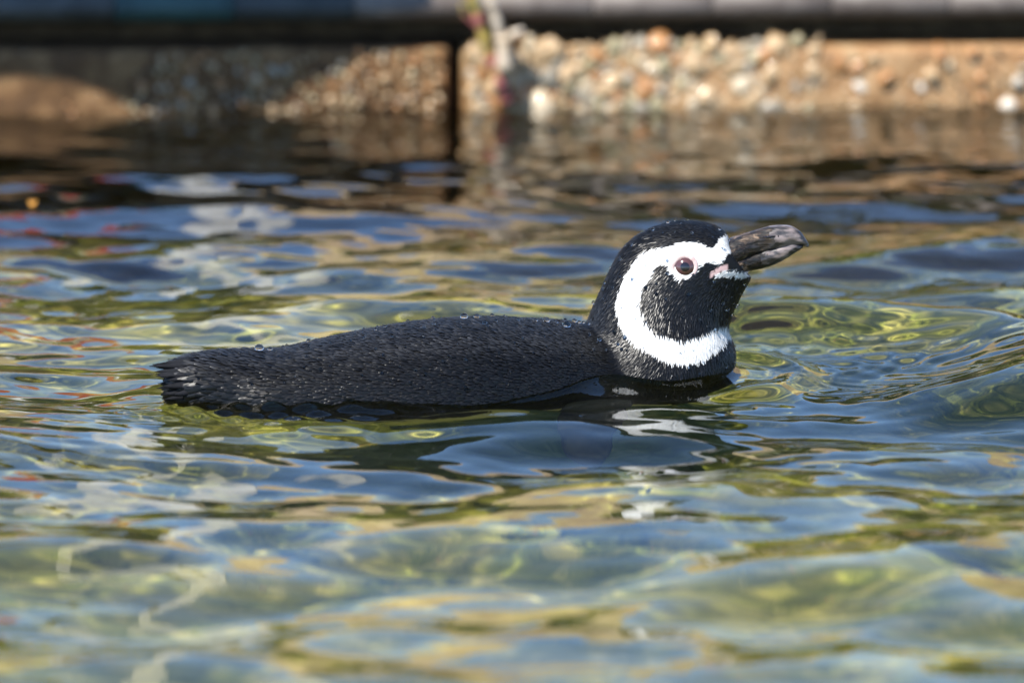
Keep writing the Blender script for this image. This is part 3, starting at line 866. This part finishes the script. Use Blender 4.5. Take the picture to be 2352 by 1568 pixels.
# --- tail feathers: stiff blades in a ragged fan
for i in range(32):
    f = i / 31
    root = at(468 + 14 * math.sin(i * 2.1), 826 + 76 * f, ymid(470) - 0.034 * math.sin(math.pi * (0.12 + 0.6 * f)) + 0.004 * random.random())
    tip = at(352 + 30 * f ** 2 + random.uniform(-12, 46), 828 + 86 * f + random.uniform(-4, 4), ymid(360) - 0.02 * f + random.uniform(-0.012, 0.006))
    dvec = tip - root; Ln = dvec.length; dvec.normalize()
    nrm_ = Vector((0.1, -1, 0.55)).normalized(); sd = dvec.cross(nrm_).normalized(); nrm_ = sd.cross(dvec)
    V, Fc = [], []
    for j, (t, w) in enumerate(((0, 0.7), (0.25, 1), (0.5, 0.9), (0.72, 0.62), (0.9, 0.28), (1, 0.02))):
        for q, hgt in ((-1, 0), (0, 0.0009), (1, 0)):
            V.append(root + dvec * Ln * t + sd * q * 0.0033 * w + nrm_ * hgt)
        for q, hgt in ((1, -0.0006), (0, 0.0001), (-1, -0.0006)):
            V.append(root + dvec * Ln * t + sd * q * 0.0033 * w * 0.9 + nrm_ * hgt)
    for j in range(5):
        for k in range(6):
            a, b = j * 6 + k, j * 6 + (k + 1) % 6
            Fc.append((a, b, b + 6, a + 6))
    o = mesh_obj('tail_feather', V, Fc, M['flipper'], bird)

# --- flippers: stiff paddles under the water
def flipper(root, tip, parent, w0=0.026, bend=0.012):
    root, tip = Vector(root), Vector(tip)
    dv = tip - root; Ln = dv.length; dv.normalize()
    side = Vector((1, 0, 0)) - dv * dv.x; side.normalize(); nn = dv.cross(side)
    rings = []
    for j in range(13):
        t = j / 12
        w = w0 * (0.9 + 0.3 * math.sin(math.pi * min(t * 1.1, 1))) * (1 - t ** 2.2) ** 0.7 if t < 1 else 0.002
        c = root + dv * Ln * t + side * (-bend * math.sin(math.pi * t) * 1.0 - 0.02 * t * t)
        rings.append([c + side * w * math.cos(a) + nn * 0.0055 * (1 - 0.7 * t) * math.sin(a) for a in [2 * math.pi * k / 16 for k in range(16)]])
    V, Fc = loft(rings)
    o = mesh_obj('flipper', V, Fc, M['flipper'], parent); o.cycles.is_caustics_receiver = True
flipper((0.075, -0.045, -0.030), (0.085, -0.200, -0.125), bird)
flipper((0.085, 0.115, -0.03), (-0.01, 0.165, -0.12), bird)

# --- water beads on the plumage
BEADS = [(1066, 733, 4.2), (1095, 732, 3.4), (1229, 740, 2.8), (1254, 741, 4.0), (1277, 743, 1.9), (1300, 752, 4.6), (1318, 742, 3.0), (1340, 744, 1.8), (1375, 783, 2.3), (1113, 745, 2.6), (595, 806, 4.8), (620, 806, 2.8), (710, 787, 2.6), (1160, 737, 1.6), (1190, 738, 1.5), (1205, 740, 1.3), (1392, 650, 1.6), (1580, 675, 2.6), (1640, 645, 1.8), (1532, 627, 1.4), (1100, 778, 1.5), (1180, 790, 1.6), (1030, 820, 1.4), (1420, 790, 1.6), (1440, 805, 1.3), (1000, 760, 1.3), (900, 775, 1.3), (930, 800, 1.2), (1250, 775, 1.4), (1330, 790, 1.3), (840, 775, 1.2), (760, 790, 1.2)]
for px, py, r in BEADS:
    d = (at(px, py, 0) - cam.location).normalized()
    hp = None
    for dy in range(0, 16):
        d = (at(px, py + dy, 0) - cam.location).normalized()
        hp, hn, _, _ = bvh.ray_cast(cam.location, d)
        if hp: break
    if hp:
        r *= 0.00082
        o = sphere('water_bead', (0, 0, 0), r, M['bead'], bird, (1, 1, 0.78), 3)
        o.rotation_euler = hn.to_track_quat('Z', 'Y').to_euler(); o.location = hp + hn * (r * 0.55 + 0.0007)

# fine spray beads, too small to pick apart
P, N = surface_points(lambda p: np.full(len(p), 0.0085), lambda c: (c[:, 2] > 0.012), 2.0)
pk = (rng.random(len(P)) < 0.75) & ~near_eye(P, 40); P, N = P[pk], N[pk]
bm = bmesh.new(); bmesh.ops.create_icosphere(bm, subdivisions=1, radius=1); bv0 = np.array([v.co[:] for v in bm.verts]); bf0 = np.array([[v.index for v in f.verts] for f in bm.faces]); bm.free()
rr_ = 0.0005 + 0.0016 * rng.random(len(P)) ** 3
VV = (bv0[None] * rr_[:, None, None] + (P + N * (0.0008 + rr_ * 0.4)[:, None])[:, None]).reshape(-1, 3)
FF = (bf0[None] + (np.arange(len(P)) * len(bv0))[:, None, None]).reshape(-1, 3)
tag(np_mesh('spray_beads', VV, FF, M['bead'], bird, n=3), kind='stuff')

# ------------------------------------------------------------------ small things in the pool
def stick(pts, rad, mat, name, label, cat):
    P = catmull(pts, 6); rr = np.interp(np.linspace(0, 1, len(P)), np.linspace(0, 1, len(rad)), rad)
    V, Fc = tube([Vector(p) for p in P], rr * (1 + 0.2 * np.sin(np.arange(len(P)) * 1.7)), 10)
    return tag(mesh_obj(name, V, Fc, mat), label, cat)
a, b = on_water(2040, 1275, -0.012), on_water(2310, 1345, -0.006)
stick([a, a.lerp(b, 0.35) + Vector((0, 0, -0.002)), a.lerp(b, 0.7), b], [0.003, 0.005, 0.007, 0.006], M['peb_tan'], 'twig', 'pale twig floating just under the water surface', 'twig')
lf = on_water(75, 474, 0.0)
V = [lf + Vector((math.cos(t) * 0.0045, math.sin(t) * 0.012, 0.004 + 0.002 * math.cos(2 * t))) for t in [2 * math.pi * k / 12 for k in range(12)]] + [lf + Vector((0, 0, 0.005))]
s = NT('orange_leaf'); s.color((0.52, 0.24, 0.03)); s.set(Roughness=0.5); M['oleaf'] = s.m
tag(mesh_obj('fallen_leaf', V, [(k, (k + 1) % 12, 12) for k in range(12)], M['oleaf']), 'small orange fallen leaf floating on the dark water', 'leaf')
